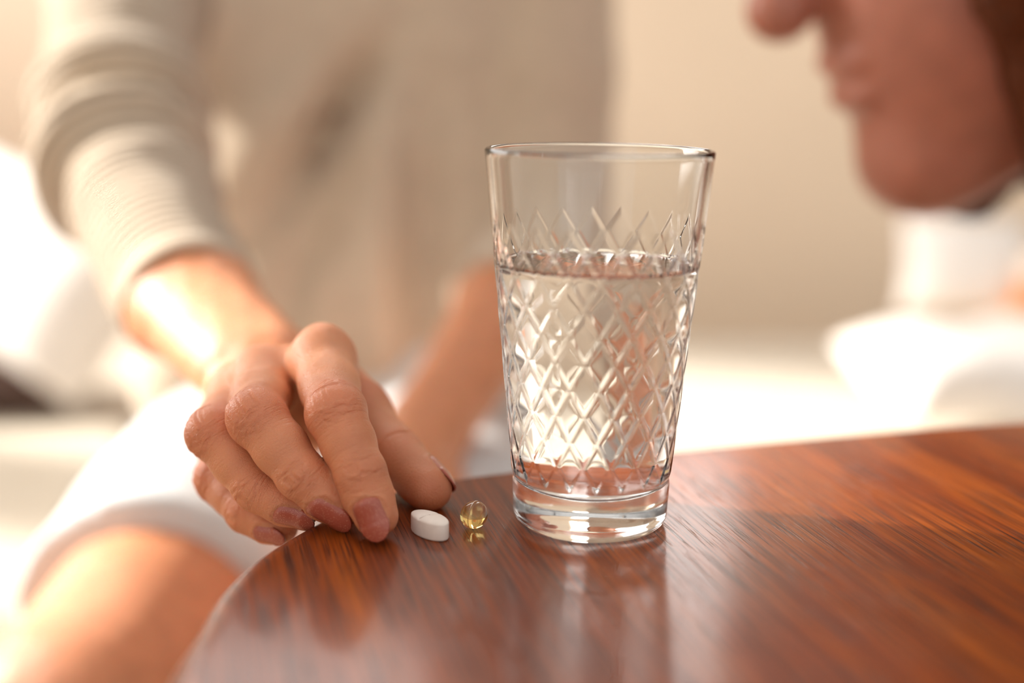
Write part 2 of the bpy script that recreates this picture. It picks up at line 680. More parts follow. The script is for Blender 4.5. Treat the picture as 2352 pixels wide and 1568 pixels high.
tag(slab('floor', -1.6, 3.2, -1.2, WALL_Y + 0.1, FLOOR_Z - 0.05, FLOOR_Z, M_FLOOR), kind='structure')
WIN = (-1.25, 0.45, 0.50, 1.62)       # window opening x0 x1 z0 z1, above the frame
wall = empty('wall_back', (0, WALL_Y, FLOOR_Z))
tag(wall, kind='structure')
slab('wall_panel', -1.7, 3.2, WALL_Y, WALL_Y + 0.1, FLOOR_Z, WIN[2], M_WALL, wall)
slab('wall_panel', -1.7, WIN[0], WALL_Y, WALL_Y + 0.1, WIN[2], WIN[3], M_WALL, wall)
slab('wall_panel', WIN[1], 3.2, WALL_Y, WALL_Y + 0.1, WIN[2], WIN[3], M_WALL, wall)
slab('wall_panel', -1.7, 3.2, WALL_Y, WALL_Y + 0.1, WIN[3], 2.05, M_WALL, wall)
win = empty('window_1', (0, WALL_Y, WIN[2]))
tag(win, kind='structure')
fy0, fy1 = WALL_Y + 0.02, WALL_Y + 0.08
slab('window_frame', WIN[0], WIN[1], fy0, fy1, WIN[2], WIN[2] + 0.05, M_FRAME, win)
slab('window_frame', WIN[0], WIN[1], fy0, fy1, WIN[3] - 0.05, WIN[3], M_FRAME, win)
for xx in (WIN[0], -0.425, WIN[1] - 0.05):
    slab('window_frame', xx, xx + 0.05, fy0, fy1, WIN[2] + 0.05, WIN[3] - 0.05, M_FRAME, win)

# left wall: the sun comes in through this one
LX = -1.6
wl = empty('wall_left', (LX, 0.5, FLOOR_Z))
tag(wl, kind='structure')
LW = (0.88, WALL_Y - 0.04, 0.16, 1.04)       # y0 y1 z0 z1, unseen opening, edges placed to shade hand and face
slab('wall_panel', LX - 0.1, LX, -1.2, LW[0], FLOOR_Z, 2.05, M_WALL, wl)
slab('wall_panel', LX - 0.1, LX, LW[0], WALL_Y, FLOOR_Z, LW[2], M_WALL, wl)
slab('wall_panel', LX - 0.1, LX, LW[0], WALL_Y, LW[3], 2.05, M_WALL, wl)
win2 = empty('window_2', (LX, 1.4, LW[2]))
tag(win2, kind='structure')
for y0_, y1_ in ((LW[0], LW[0] + 0.04), (1.38, 1.60), (LW[1] - 0.03, LW[1])):  # wide middle post is added to keep sun off part of the bed
    slab('window_frame', LX - 0.08, LX - 0.03, y0_, y1_, LW[2] + 0.04, LW[3] - 0.04, M_FRAME, win2)
slab('window_frame', LX - 0.08, LX - 0.03, LW[0], LW[1], LW[2], LW[2] + 0.04, M_FRAME, win2)
slab('window_frame', LX - 0.08, LX - 0.03, LW[0], LW[1], LW[3] - 0.04, LW[3], M_FRAME, win2)

# ================================================================== table
tbl = empty('side_table', (0.3, 0.15, FLOOR_Z))
tag(tbl, 'glossy reddish-brown wooden table with a rounded corner in the foreground', 'table')
edge_px = [(2352, 960), (2000, 988), (1640, 1021), (1400, 1046), (1180, 1075), (1000, 1098), (830, 1142), (700, 1205),
           (620, 1252), (560, 1298), (505, 1360), (470, 1430)]
E = [onplane(*p)[:2] for p in edge_px]
E = [(0.62, 0.60), (0.42, 0.573)] + [tuple(e) for e in E] + [(-0.0835, 0.30), (-0.078, 0.22), (-0.06, 0.10), (-0.02, 0.0), (0.03, -0.10)]
E += [(0.10, -0.16), (0.22, -0.18), (0.45, -0.13), (0.70, -0.05), (0.82, 0.02), (0.88, 0.12), (0.86, 0.30), (0.80, 0.50), (0.73, 0.58)]
E = np.array(E)


def spline_closed(pts, n):
    out = []
    m_ = len(pts)
    for i in range(m_):
        p0, p1, p2, p3 = pts[i - 1], pts[i], pts[(i + 1) % m_], pts[(i + 2) % m_]
        t1 = np.linalg.norm(p1 - p0) ** 0.5
        t2 = t1 + np.linalg.norm(p2 - p1) ** 0.5
        t3 = t2 + np.linalg.norm(p3 - p2) ** 0.5
        for k in range(n):
            t = t1 + (t2 - t1) * k / n
            a1 = p0 * (t1 - t) / t1 + p1 * t / t1
            a2 = p1 * (t2 - t) / (t2 - t1) + p2 * (t - t1) / (t2 - t1)
            a3 = p2 * (t3 - t) / (t3 - t2) + p3 * (t - t2) / (t3 - t2)
            b1 = a1 * (t2 - t) / t2 + a2 * t / t2
            b2 = a2 * (t3 - t) / (t3 - t1) + a3 * (t - t1) / (t3 - t1)
            out.append(b1 * (t2 - t) / (t2 - t1) + b2 * (t - t1) / (t2 - t1))
    return np.array(out)


OUT = spline_closed(E, 12)
# smooth the outline a little
for _ in range(25):
    OUT = 0.5 * OUT + 0.25 * (np.roll(OUT, 1, 0) + np.roll(OUT, -1, 0))
tan = np.roll(OUT, -1, 0) - np.roll(OUT, 1, 0)
nrm = np.stack([-tan[:, 1], tan[:, 0]], 1)
nrm /= np.linalg.norm(nrm, axis=1, keepdims=True)
area = 0.5 * np.sum(OUT[:, 0] * np.roll(OUT[:, 1], -1) - np.roll(OUT[:, 0], -1) * OUT[:, 1])
if area > 0:
    nrm = -nrm            # outward
# edge profile: (inset from the visible rim, z)
prof = []
for k in range(9):
    a = math.pi / 2 * k / 8
    prof.append((0.006 - 0.010 * math.sin(a), -0.012 * (1 - math.cos(a))))
prof += [(-0.004, -0.016), (-0.003, -0.020), (0.000, -0.024), (0.006, -0.027), (0.02, -0.028)]
V, F, rows = [], [], []
n = len(OUT)
for ins, z in prof:
    rows.append(len(V))
    for p, q in zip(OUT, nrm):
        c = p - q * ins
        V.append((c[0], c[1], z))
for a, b in zip(rows[:-1], rows[1:]):
    for i in range(n):
        j = (i + 1) % n
        F.append((a + i, a + j, b + j, b + i))
F.append(tuple(range(rows[0], rows[0] + n)))
F.append(tuple(reversed(range(rows[-1], rows[-1] + n))))
import bmesh
top = mesh('tabletop', V, F, M_WOOD, tbl)
bm = bmesh.new()
bm.from_mesh(top.data)
bmesh.ops.recalc_face_normals(bm, faces=bm.faces)
bm.to_mesh(top.data)
bm.free()
for f in top.data.polygons:
    if len(f.vertices) > 8:
        f.use_smooth = False
slab('apron', 0.0, 0.74, 0.36, 0.38, -0.085, -0.028, M_WOOD, tbl)
slab('apron', 0.06, 0.76, -0.06, -0.04, -0.085, -0.028, M_WOOD, tbl)
for lx, ly in ((0.02, 0.36), (0.74, 0.42), (0.06, -0.06), (0.76, 0.04)):
    Vl, Fl = lathe([(0.0, FLOOR_Z), (0.014, FLOOR_Z), (0.016, FLOOR_Z + 0.02), (0.024, -0.10), (0.026, -0.028), (0.0, -0.028)], 20)
    mesh('leg', Vl + np.array([lx, ly, 0]), Fl, M_WOOD, tbl)

# ================================================================== tumbler and water
GC = onplane(1354, 1192)[:2]
GH = 0.1245
NP, PZ = 20, 0.0172
WATER_Z = 0.0885


def r_out(z):
    if z < 0.0145:
        return 0.0257 + 0.0007 * z / 0.0145
    return 0.0264 + (0.0368 - 0.0264) * (z - 0.0145) / (GH - 0.0145)


def r_in(z):
    t = max(0.0, min(1.0, (z - 0.012) / 0.012))
    wall_ = 0.0034 - 0.0013 * min(1, max(0, (z - 0.02) / 0.06))
    return r_out(z) - wall_


def sstep(x):
    x = np.clip(x, 0, 1)
    return x * x * (3 - 2 * x)


NT = 560
th = np.arange(NT) * 2 * math.pi / NT
rows_z = list(np.linspace(0.0035, 0.0145, 12)) + list(np.linspace(0.0150, GH - 0.0012, 270))
gv = []
ring = []


def addring(r, z):
    ring.append(len(gv))
    rr = np.broadcast_to(r, (NT,))
    for i in range(NT):
        gv.append((rr[i] * math.cos(th[i]), rr[i] * math.sin(th[i]), z))


# underside: shallow concave punt
for r, z in ((0.004, 0.0022), (0.012, 0.0018), (0.0185, 0.0010), (0.0205, 0.0002), (0.0222, 0.0), (0.0240, 0.0007), (0.0252, 0.0019)):
    addring(r, z)
for z in rows_z:
    U = NP * th / (2 * math.pi) + z / PZ
    Vv = NP * th / (2 * math.pi) - z / PZ
    fu, fv = U - np.floor(U), Vv - np.floor(Vv)
    du = np.minimum(fu, 1 - fu)
    dv = np.minimum(fv, 1 - fv)
    zc = PZ * ((np.floor(U) + 0.5) - (np.floor(Vv) + 0.5)) / 2
    mm_ = np.minimum(du, dv)
    inside = ((zc > 0.0215) & (zc < 0.1015)).astype(float)
    scoop = 0.00030 * sstep(mm_ / 0.15) * inside
    ledge = -0.0004 * math.exp(-((z - 0.0165) / 0.0015) ** 2)
    addring(r_out(z) - scoop + ledge, z)
rt = r_out(GH)
for a in (25, 60, 90, 120, 155):
    ca, sa = math.cos(math.radians(a)), math.sin(math.radians(a))
    addring(rt - 0.00105 + 0.00105 * ca, GH - 0.0011 + 0.0011 * sa)
zs_in = list(np.linspace(GH - 0.0014, WATER_Z, 24))
for z in zs_in:
    addring(r_in(z) if z < GH - 0.01 else rt - 0.0021 - (GH - z) * (rt - 0.0021 - r_in(GH - 0.01)) / 0.01, z)
gf = []
for a, b in zip(ring[:-1], ring[1:]):
    ii = np.arange(NT)
    jj = (ii + 1) % NT
    gf.append(np.stack([a + ii, a + jj, b + jj, b + ii], 1))
gf = np.concatenate(gf)
cidx = len(gv)
gv.append((0, 0, 0.0023))
Gv = np.array(gv)
gfaces = [tuple(q) for q in gf] + [(cidx, ring[0] + (i + 1) % NT, ring[0] + i) for i in range(NT)]
M_GLASS = glass_mat('clear_glass', 1.50, (0.985, 0.995, 0.99, 1))
tumbler = mesh('drinking_glass', Gv + np.array([GC[0], GC[1], 0.0]), gfaces, M_GLASS)
tag(tumbler, 'clear tapered drinking glass with a diamond relief, standing on the wooden table', 'glass')

# water: side and floor face the glass wall, the flat top faces the air
wv, wr = [], []
WPROF = [(r_in(WATER_Z), WATER_Z)]
for z in np.linspace(WATER_Z - 0.003, 0.022, 40):
    WPROF.append((r_in(z), z))
r0 = r_in(0.022)
for k in range(1, 10):
    a = math.pi / 2 * k / 9
    WPROF.append((r0 - 0.0075 * (1 - math.cos(a)) - 0.0006 * k / 9, 0.022 - 0.0095 * math.sin(a)))
WPROF += [(0.010, 0.0117), (0.004, 0.0114)]
wf, wmi = [], []
wrings = []
for r, z in WPROF:
    wrings.append(len(wv))
    for i in range(NT):
        wv.append((r * math.cos(th[i]), r * math.sin(th[i]), z))
for a, b in zip(wrings[:-1], wrings[1:]):
    for i in range(NT):
        j = (i + 1) % NT
        wf.append((b + i, b + j, a + j, a + i))
        wmi.append(0)
c0 = len(wv)
wv.append((0, 0, 0.0113))
for i in range(NT):
    wf.append((c0, wrings[-1] + (i + 1) % NT, wrings[-1] + i))
    wmi.append(0)
# top with a small meniscus
trs = [wrings[0]]
for dr, dz in ((0.0006, -0.0005), (0.0015, -0.0009), (0.003, -0.0011)):
    trs.append(len(wv))
    for i in range(NT):
        r = r_in(WATER_Z) - dr
        wv.append((r * math.cos(th[i]), r * math.sin(th[i]), WATER_Z + dz))
for a, b in zip(trs[:-1], trs[1:]):
    for i in range(NT):
        j = (i + 1) % NT
        wf.append((a + i, a + j, b + j, b + i))
        wmi.append(1)
c1 = len(wv)
wv.append((0, 0, WATER_Z - 0.0011))
for i in range(NT):
    wf.append((trs[-1] + i, trs[-1] + (i + 1) % NT, c1))
    wmi.append(1)
M_W1 = glass_mat('water_against_glass', 1.333 / 1.50)
M_W2 = glass_mat('water_surface', 1.333)
water = mesh('water', np.array(wv) + np.array([GC[0], GC[1], 0.0]), wf, [M_W1, M_W2])
water.data.polygons.foreach_set('material_index', np.array(wmi, dtype=np.int32))
tag(water, 'clear still water filling two thirds of the diamond-patterned glass', 'water')

# ================================================================== tablet
TP = onplane(987, 1226)
tab = empty('tablet', (TP[0], TP[1], 0.0))
tag(tab, 'white oval scored tablet lying beside the fingertips', 'tablet')
A_, B_, TH = 0.0086, 0.0044, 0.0063
NTB = 96
tv, tf, trg = [], [], []
for s, z in ((0.90, 0.0), (0.97, 0.0002), (1.0, 0.0008), (1.0, TH - 0.0010), (0.985, TH - 0.0006), (0.95, TH - 0.0004),
             (0.86, TH - 0.00012), (0.7, TH + 0.0001), (0.5, TH + 0.0003), (0.3, TH + 0.0004), (0.12, TH + 0.00045)):
    trg.append(len(tv))
    for i in range(NTB):
        a = 2 * math.pi * i / NTB
        x, y = A_ * s * math.cos(a), B_ * s * math.sin(a)
        zz = z
        if z > TH - 0.0005:
            zz -= 0.00035 * math.exp(-((x + 0.0004) / 0.00035) ** 2)
        tv.append((x, y, zz))
for a, b in zip(trg[:-1], trg[1:]):
    for i in range(NTB):
        j = (i + 1) % NTB
        tf.append((a + i, a + j, b + j, b + i))
tf.append(tuple(reversed(range(trg[0], trg[0] + NTB))))
tf.append(tuple(range(trg[-1], trg[-1] + NTB)))
rot = math.radians(-50)
Rz = np.array([[math.cos(rot), -math.sin(rot), 0], [math.sin(rot), math.cos(rot), 0], [0, 0, 1]])
mesh('tablet_body', np.array(tv) @ Rz.T + TP, tf, M_TABLET, tab)
sc_ = []
for k in range(13):
    y = -B_ * 0.86 + 2 * B_ * 0.86 * k / 12
    sc_.append((-0.0004, y, TH + 0.00042 - 0.00055 * (y / B_) ** 2 - 0.00022))
sv, sf = [], []
for (x, y, z) in sc_:
    sv += [(x - 0.00012, y, z), (x, y, z - 0.0001), (x + 0.00012, y, z)]
for k in range(12):
    a = 3 * k
    sf += [(a, a + 1, a + 4, a + 3), (a + 1, a + 2, a + 5, a + 4)]
M_SCORE = simple('score_shade', srgb(206, 186, 172), 0.7, 300, 0.03)
mesh('score_line', np.array(sv) @ Rz.T + TP, sf, M_SCORE, tab)

# ================================================================== gel capsule
CP = onplane(1089, 1212)
cap = empty('gel_capsule', (CP[0], CP[1], 0.0))
tag(cap, 'glossy amber gel capsule lying next to the white tablet', 'capsule')
cr, cl = 0.0045, 0.0056
cv_, cf_ = [], []
NS, NR = 48, 32
for i in range(NR + 1):
    a = math.pi * i / NR
    for j in range(NS):
        b_ = 2 * math.pi * j / NS
        cv_.append((cl * math.cos(a), cr * math.sin(a) * math.cos(b_), cr * math.sin(a) * math.sin(b_)))
for i in range(NR):
    for j in range(NS):
        k = (j + 1) % NS
        cf_.append((i * NS + j, i * NS + k, (i + 1) * NS + k, (i + 1) * NS + j))
ro = math.radians(70)
Rc = np.array([[math.cos(ro), -math.sin(ro), 0], [math.sin(ro), math.cos(ro), 0], [0, 0, 1]])
M_GEL, _nt, _b = mat('amber_gel')
_b.inputs['Base Color'].default_value = srgb(255, 232, 158)
_b.inputs['Roughness'].default_value = 0.02
_b.inputs['IOR'].default_value = 1.46
_b.inputs['Transmission Weight'].default_value = 1.0
go = mesh('gel_body', np.array(cv_) @ Rc.T + np.array([CP[0], CP[1], cr + 0.0001]), cf_, M_GEL, cap)
bm = bmesh.new()
bm.from_mesh(go.data)
bmesh.ops.remove_doubles(bm, verts=bm.verts, dist=1e-6)
bmesh.ops.recalc_face_normals(bm, faces=bm.faces)
bm.to_mesh(go.data)
bm.free()
# seam running lengthwise around the gel
sv, sf = [], []
for i in range(64):
    a = 2 * math.pi * i / 64
    for k in range(5):
        b_ = 2 * math.pi * k / 5
        rr = 1 + 0.00012 / cr * math.cos(b_)
        sv.append((cl * rr * math.cos(a), 0.00012 * math.sin(b_), cr * rr * math.sin(a)))
for i in range(64):
    for k in range(5):
        i2, k2 = (i + 1) % 64, (k + 1) % 5
        sf.append((i * 5 + k, i2 * 5 + k, i2 * 5 + k2, i * 5 + k2))
M_SEAM, _nt, _b = mat('gel_seam')
_b.inputs['Base Color'].default_value = srgb(196, 128, 40)
_b.inputs['Roughness'].default_value = 0.2
_b.inputs['Transmission Weight'].default_value = 0.6
mesh('seam', np.array(sv) @ Rc.T + np.array([CP[0], CP[1], cr + 0.0001]), sf, M_SEAM, cap)

# ================================================================== the woman
PX = 1.0
FING = {
    'index': dict(j=[P(742, 834, .452), P(773, 950, .412), P(826, 1083, .4035), P(863, 1184, .4020)], r=[.0116, .0100, .0080, .0071]),
    'middle': dict(j=[P(603, 880, .460), P(592, 962, .417), P(695, 1092, .4095), P(782, 1164, .4095)], r=[.0116, .0100, .0080, .0069]),
    'ring': dict(j=[P(548, 915, .472), P(494, 996, .430), P(592, 1122, .4215), P(692, 1168, .4195)], r=[.0112, .0094, .0077, .0064]),
    'pinky': dict(j=[P(525, 985, .488), P(508, 1100, .452), P(572, 1174, .438), P(642, 1208, .432)], r=[.0110, .0090, .0075, .0062]),
    'thumb': dict(j=[P(690, 905, .500), P(820, 950, .462), P(911, 1050, .444), P(983, 1118, .432)], r=[.0150, .0108, .0096, .0084]),
}
WR = P(588, 846, .545)
CARP = {'index': P(655, 902, .514), 'middle': P(614, 908, .517), 'ring': P(573, 918, .520), 'pinky': P(538, 932, .522)}
FA1 = P(437, 695, .625)          # forearm at the cuff
ELB = P(274, 372, .750)
FA0 = FA1 + (ELB - FA1) * 0.35
SHO = P(300, -215, .945)
side = RIGHT * 0.93 + UP * 0.05 - FWD * 0.1
side /= np.linalg.norm(side)


def hand_groups(p):
    k = 0.010
    palm = None
    for nme, rr in (('index', .0105), ('middle', .0108), ('ring', .0104), ('pinky', .0098)):
        d = cone(p, CARP[nme], FING[nme]['j'][0], .0120, rr)
        palm = d if palm is None else smin(palm, d, k)
    # palm flesh below the bones
    low = -UP * 0.011 + FWD * 0.004
    for nme, rr in (('index', .009), ('middle', .011), ('ring', .011), ('pinky', .010)):
        d = cone(p, CARP[nme] + low, FING[nme]['j'][0] + low * 1.1 + FWD * 0.010, .014, rr)
        palm = smin(palm, d, 0.012)
    # thenar
    t = FING['thumb']['j']
    d = cone(p, CARP['index'] + low, t[0], .016, .015)
    palm = smin(palm, d, 0.012)
    d = cone(p, t[0], t[1], .015, .0118)
    palm = smin(palm, d, 0.010)
    # web between thumb and index
    d = cone(p, FING['index']['j'][0] * 0.6 + CARP['index'] * 0.4 - UP * 0.006, t[0] * 0.35 + t[1] * 0.65, .008, .008)
    palm = smin(palm, d, 0.016)
    # wrist and forearm (flattened: two rods side by side)
    for s in (-1, 1):
        d = cone(p, WR + side * 0.0085 * s, FA1 + side * 0.008 * s, .0180, .0225)
        palm = smin(palm, d, 0.011)
        d = cone(p, FA1 + side * 0.008 * s, FA0 + side * 0.008 * s, .0225, .0260)
        palm = smin(palm, d, 0.016)
    # knuckle heads
    for nme, rr, up in (('index', .0070, .0062), ('middle', .0070, .0052), ('ring', .0062, .0050), ('pinky', .006, .004)):
        d = np.linalg.norm(p - (FING[nme]['j'][0] + UP * up - FWD * 0.001), axis=1) - rr
        palm = smin(palm, d, 0.008)
    return palm


def finger_sdf(p, nme):
    j, r = FING[nme]['j'], FING[nme]['r']
    if nme == 'thumb':
        d = cone(p, j[0], j[1], r[0], r[1])
        d = smin(d, cone(p, j[1], j[2], r[1] * 0.98, r[2] * 1.0), 0.006)
        d = smin(d, cone(p, j[2], j[3], r[2] * 1.03, r[3]), 0.003)
        return d
    dors = FING[nme]['dors']
    mid1 = (j[0] + j[1]) / 2
    mid2 = (j[1] + j[2]) / 2
    d = cone(p, j[0], mid1, r[0] * 0.98, r[1] * 1.0)
    d = smin(d, cone(p, mid1, j[1], r[1] * 1.01, r[1] * 0.95), 0.003)
    d = smin(d, cone(p, j[1], mid2, r[1] * 0.95, (r[1] + r[2]) * 0.485), 0.002)
    d = smin(d, cone(p, mid2, j[2], (r[1] + r[2]) * 0.485, r[2] * 0.98), 0.003)
    # pulp: fuller at the middle of the last bone, narrower at the tip
    m3 = j[2] * 0.45 + j[3] * 0.55
    d = smin(d, cone(p, j[2], m3, r[2] * 0.98, r[2] * 0.98), 0.003)
    d = smin(d, cone(p, m3, j[3], r[2] * 0.97, r[3]), 0.003)
    # knuckle caps
    d = smin(d, np.linalg.norm(p - (j[1] + FING[nme]['dors1'] * r[1] * 0.16), axis=1) - r[1] * 0.76, 0.006)
    d = smin(d, np.linalg.norm(p - (j[2] + FING[nme]['dors2'] * r[2] * 0.12), axis=1) - r[2] * 0.84, 0.003)
    return d


def unit(v):
    return v / np.linalg.norm(v)


for nme, f in FING.items():
    j = f['j']
    out = (j[1] + j[2]) / 2 - (j[0] + j[3]) / 2
    if nme == 'thumb':
        out = RIGHT * 0.95 + UP * 0.25 + FWD * 0.02
    ax = unit(j[3] - j[2])
    f['ax'] = ax
    f['dors'] = unit(out - ax * (out @ ax))
    f['lat'] = np.cross(ax, f['dors'])
    b1 = unit(unit(j[1] - j[0]) - unit(j[2] - j[1]))
    f['dors1'] = b1 if nme != 'thumb' else f['dors']
    b2 = unit(unit(j[2] - j[1]) - unit(j[3] - j[2]) + 0.3 * f['dors'])
    f['dors2'] = b2 if nme != 'thumb' else f['dors']


def hand_sdf(p):
    palm = hand_groups(p)
    d = None
    for nme in FING:
        q = smin(palm, finger_sdf(p, nme), 0.0055)
        d = q if d is None else smin(d, q, 0.0009)
    return d


allj = np.array([q for f in FING.values() for q in f['j']] + [WR, FA1, FA0])
HV, HQ, HN = polygonise(hand_sdf, allj.min(0) - 0.035, allj.max(0) + 0.035, 0.00065)

# finger coordinates on the hand for wrinkles, and creases pressed into the mesh
nH = len(HV)
a_along = np.zeros(nH)
a_across = np.zeros(nH)
a_kn = np.zeros(nH)
a_red = np.zeros(nH)
best = np.full(nH, 1e9)
disp = np.zeros(nH)
for fi, (nme, f) in enumerate(FING.items()):
    d = finger_sdf(HV, nme)
    sel = (d < best) & (d < 0.006)
    best = np.where(sel, d, best)
    j = f['j']
    pts = [j[0], j[1], j[2], j[3], j[3] + f['ax'] * 0.012]
    seg0 = 0.0
    bd = np.full(nH, 1e9)
    al = np.zeros(nH)
    ac = np.zeros(nH)
    dm = np.zeros(nH)
    Ls = []
    for s in range(4):
        a, b = pts[s], pts[s + 1]
        ba = b - a
        L = np.linalg.norm(ba)
        t = np.clip(((HV - a) @ ba) / (L * L), 0, 1)
        v = HV - a - t[:, None] * ba
        dist = np.linalg.norm(v, axis=1)
        dor = [f['dors1'], unit(f['dors1'] + f['dors2']), f['dors'], f['dors']][s]
        axs = ba / L
        dor = unit(dor - axs * (dor @ axs))
        lat = np.cross(axs, dor)
        up_ = dist < bd
        bd = np.where(up_, dist, bd)
        al = np.where(up_, seg0 + t * L, al)
        ac = np.where(up_, v @ lat, ac)
        dm = np.where(up_, (v @ dor) / (dist + 1e-6), dm)
        Ls.append(seg0)
        seg0 += L
    kn = np.exp(-((al - Ls[1]) / 0.0085) ** 2) + 0.75 * np.exp(-((al - Ls[2]) / 0.0055) ** 2)
    dmask = np.clip(dm * 1.4 + 0.25, 0, 1)
    a_along = np.where(sel, al + fi * 0.3, a_along)
    a_across = np.where(sel, ac, a_across)
    a_kn = np.where(sel, kn * dmask, a_kn)
    redv = 0.75 * np.exp(-((al - Ls[1]) / 0.011) ** 2) + 0.5 * np.exp(-((al - Ls[2]) / 0.008) ** 2) + 0.8 * np.clip((al - Ls[2]) / 0.03, 0, 1)
    a_red = np.where(sel, np.clip(redv, 0, 1) * 0.52, a_red)
    rng = np.random.RandomState(11 + fi)
    cre = np.zeros(nH)
    wob = 0.0006 * np.sin(ac * 900 + fi) + 0.0003 * np.sin(ac * 2100 + 2 * fi)
    for jj, offs, dep, hw in ((1, (-0.0052, -0.0026, 0.0, 0.0027, 0.0056), 0.00056, 0.0078), (2, (-0.0021, 0.0, 0.0021), 0.00058, 0.0060)):
        if nme == 'thumb' and jj == 1:
            continue
        for o_ in offs:
            bow = 0.35 * o_ * (ac / 0.006) ** 2 * -1
            c0_ = Ls[jj] + o_ + bow + wob * (1 + rng.uniform(-.5, .5)) + rng.uniform(-.0004, .0004)
            cre += dep * rng.uniform(0.6, 1.1) * np.exp(-((al - c0_) / 0.00055) ** 2) * np.exp(-(ac / hw) ** 4)
    cre *= np.clip(dm * 2.0 + 0.1, 0, 1)
    if nme == 'thumb':
        cre = 0.0009 * np.exp(-((al - Ls[2] + 0.0015 + wob) / 0.0008) ** 2) * np.clip((HV - j[2]) @ (-FWD) / 0.004 + 0.6, 0, 1)
    disp = np.where(sel, -cre, disp)
NAILS = {'index': (0.0148, 0.0112, -0.0066, 0.22), 'middle': (0.0160, 0.0110, -0.0088, 0.50), 'ring': (0.0140, 0.0100, -0.0068, 0.40),
         'pinky': (0.0118, 0.0086, -0.0054, 0.25), 'thumb': (0.0150, 0.0130, -0.0080, 0.0)}
for nme, (ln, wd, bk, tw) in NAILS.items():
    f = FING[nme]
    dor = f['dors'] * math.cos(tw) + f['lat'] * math.sin(tw)
    lat = np.cross(f['ax'], dor)
    q = HV - f['j'][3]
    y_ = (q @ f['ax'] - bk) / ln
    x_ = q @ lat
    up_ = (q @ dor) > f['r'][3] * 0.25
    t_ = np.clip(y_, 0, 1)
    hw_ = 0.5 * wd * np.sqrt(np.clip(1 - (np.clip(0.22 - y_, 0, 0.24) / 0.24) ** 2, 0, 1))
    ed = np.where(y_ > -0.02, np.abs(x_) - hw_, np.hypot(x_, (y_ + 0.02) * ln))
    near = up_ & (y_ > -0.25) & (y_ < 0.72)
    disp += np.where(near, 0.00050 * np.exp(-((ed - 0.0005) / 0.0007) ** 2), 0) * np.clip((0.72 - y_) / 0.3, 0, 1)
# tendons and soft unevenness on the back of the hand
disp += 0.00025 * noise3(HV, 3, 14, 260.0)
HV = HV + HN * disp[:, None]

# ---- the rest of the body, mostly under clothes (coarser)
HIPR, KNR = P(640, 1065, .955), P(190, 1690, .60)
HIPL, KNL = P(1010, 1065, .955), P(1000, 1640, .66)
SHOL = P(1270, -200, .97)
ELBL = P(1262, 560, .91)
CUFL = P(1165, 715, .83)
WRL = P(985, 985, .745)
HNL = P(925, 1080, .70)
CHEST = P(825, -60, .99)
WAIST = P(830, 560, .985)
PELV = P(820, 1000, .99)
NECK = P(1000, -290, 1.0)
HEAD = P(1230, -500, .96)


def body_sdf(p):
    d = cone(p, PELV + RIGHT * .06 + FWD * .02, CHEST + RIGHT * .05 + FWD * .025, .070, .058)
    d = smin(d, cone(p, PELV - RIGHT * .06 + FWD * .02, CHEST - RIGHT * .05 + FWD * .025, .070, .058), .03)
    d = smin(d, cone(p, SHO + FWD * .03 + RIGHT * .04, SHOL + FWD * .03 - RIGHT * .04, .05, .05), .05)
    d = smin(d, cone(p, CHEST, NECK, .07, .047), .05)
    d = smin(d, cone(p, NECK, HEAD, .046, .05), .03)
    d = smin(d, ellip(p, HEAD + UP * .03, (.072, .09, .105)), .02)
    d = smin(d, ellip(p, HEAD - FWD * .055 - UP * .03, (.045, .05, .06)), .03)
    d = smin(d, ellip(p, HEAD - FWD * .10 - UP * .005, (.012, .016, .022)), .012)
    for a, b in ((HIPR, KNR), (HIPL, KNL)):
        d = smin(d, cone(p, a, b, .083, .057), .03)
        foot = np.array([b[0] + 0.01, b[1] + 0.02, FLOOR_Z + 0.06])
        d = smin(d, cone(p, b, foot, .054, .034), .02)
        d = smin(d, cone(p, foot - np.array([0, 0, .025]), foot + np.array([0, -.15, -.035]), .034, .022), .02)
    d = smin(d, cone(p, SHO, ELB, .040, .032), .03)
    d = smin(d, cone(p, ELB, FA0, .036, .0285), .015)
    d = smin(d, cone(p, SHOL, ELBL, .046, .037), .03)
    d = smin(d, cone(p, ELBL, CUFL, .037, .033), .015)
    d = smin(d, cone(p, CUFL, WRL, .033, .024), .012)
    d = smin(d, cone(p, WRL, HNL, .024, .02), .012)
    hl = HNL
    for k in range(4):
        b = hl + RIGHT * (-.035 + .013 * k) - UP * (.05 - .004 * abs(k - 1.5)) - FWD * .045
        d = smin(d, cone(p, hl + RIGHT * (-.02 + .013 * k) - UP * .01, b, .011, .0075), .006)
    d = smin(d, cone(p, WRL - UP * .012, hl + RIGHT * .038 - UP * .03, .012, .009), .006)
    return d


def bounds(pts, m_):
    pts = np.array(pts)
    return pts.min(0) - m_, pts.max(0) + m_


lo, hi = bounds([HIPR, KNR, HIPL, KNL, SHO, SHOL, ELB, ELBL, HEAD + UP * .1, PELV, CHEST, HNL, [0, .6, FLOOR_Z - .05]], .13)
BV, BQ, BN = polygonise(body_sdf, lo, hi, 0.007, coarse=4)

woman = empty('person', (float(PELV[0]), float(PELV[1]), FLOOR_Z))
tag(woman, 'seated person in beige knit top and white shorts, reaching for the tablet', 'person')
z0 = np.zeros(len(BV))
body = mesh('body', np.concatenate([HV, BV]), np.concatenate([HQ, BQ + len(HV)]), M_SKIN, woman,
            attrs={'along': np.concatenate([a_along, z0]), 'across': np.concatenate([a_across, z0]),
                   'knuckle': np.concatenate([a_kn, z0]), 'redness': np.concatenate([a_red, z0])})


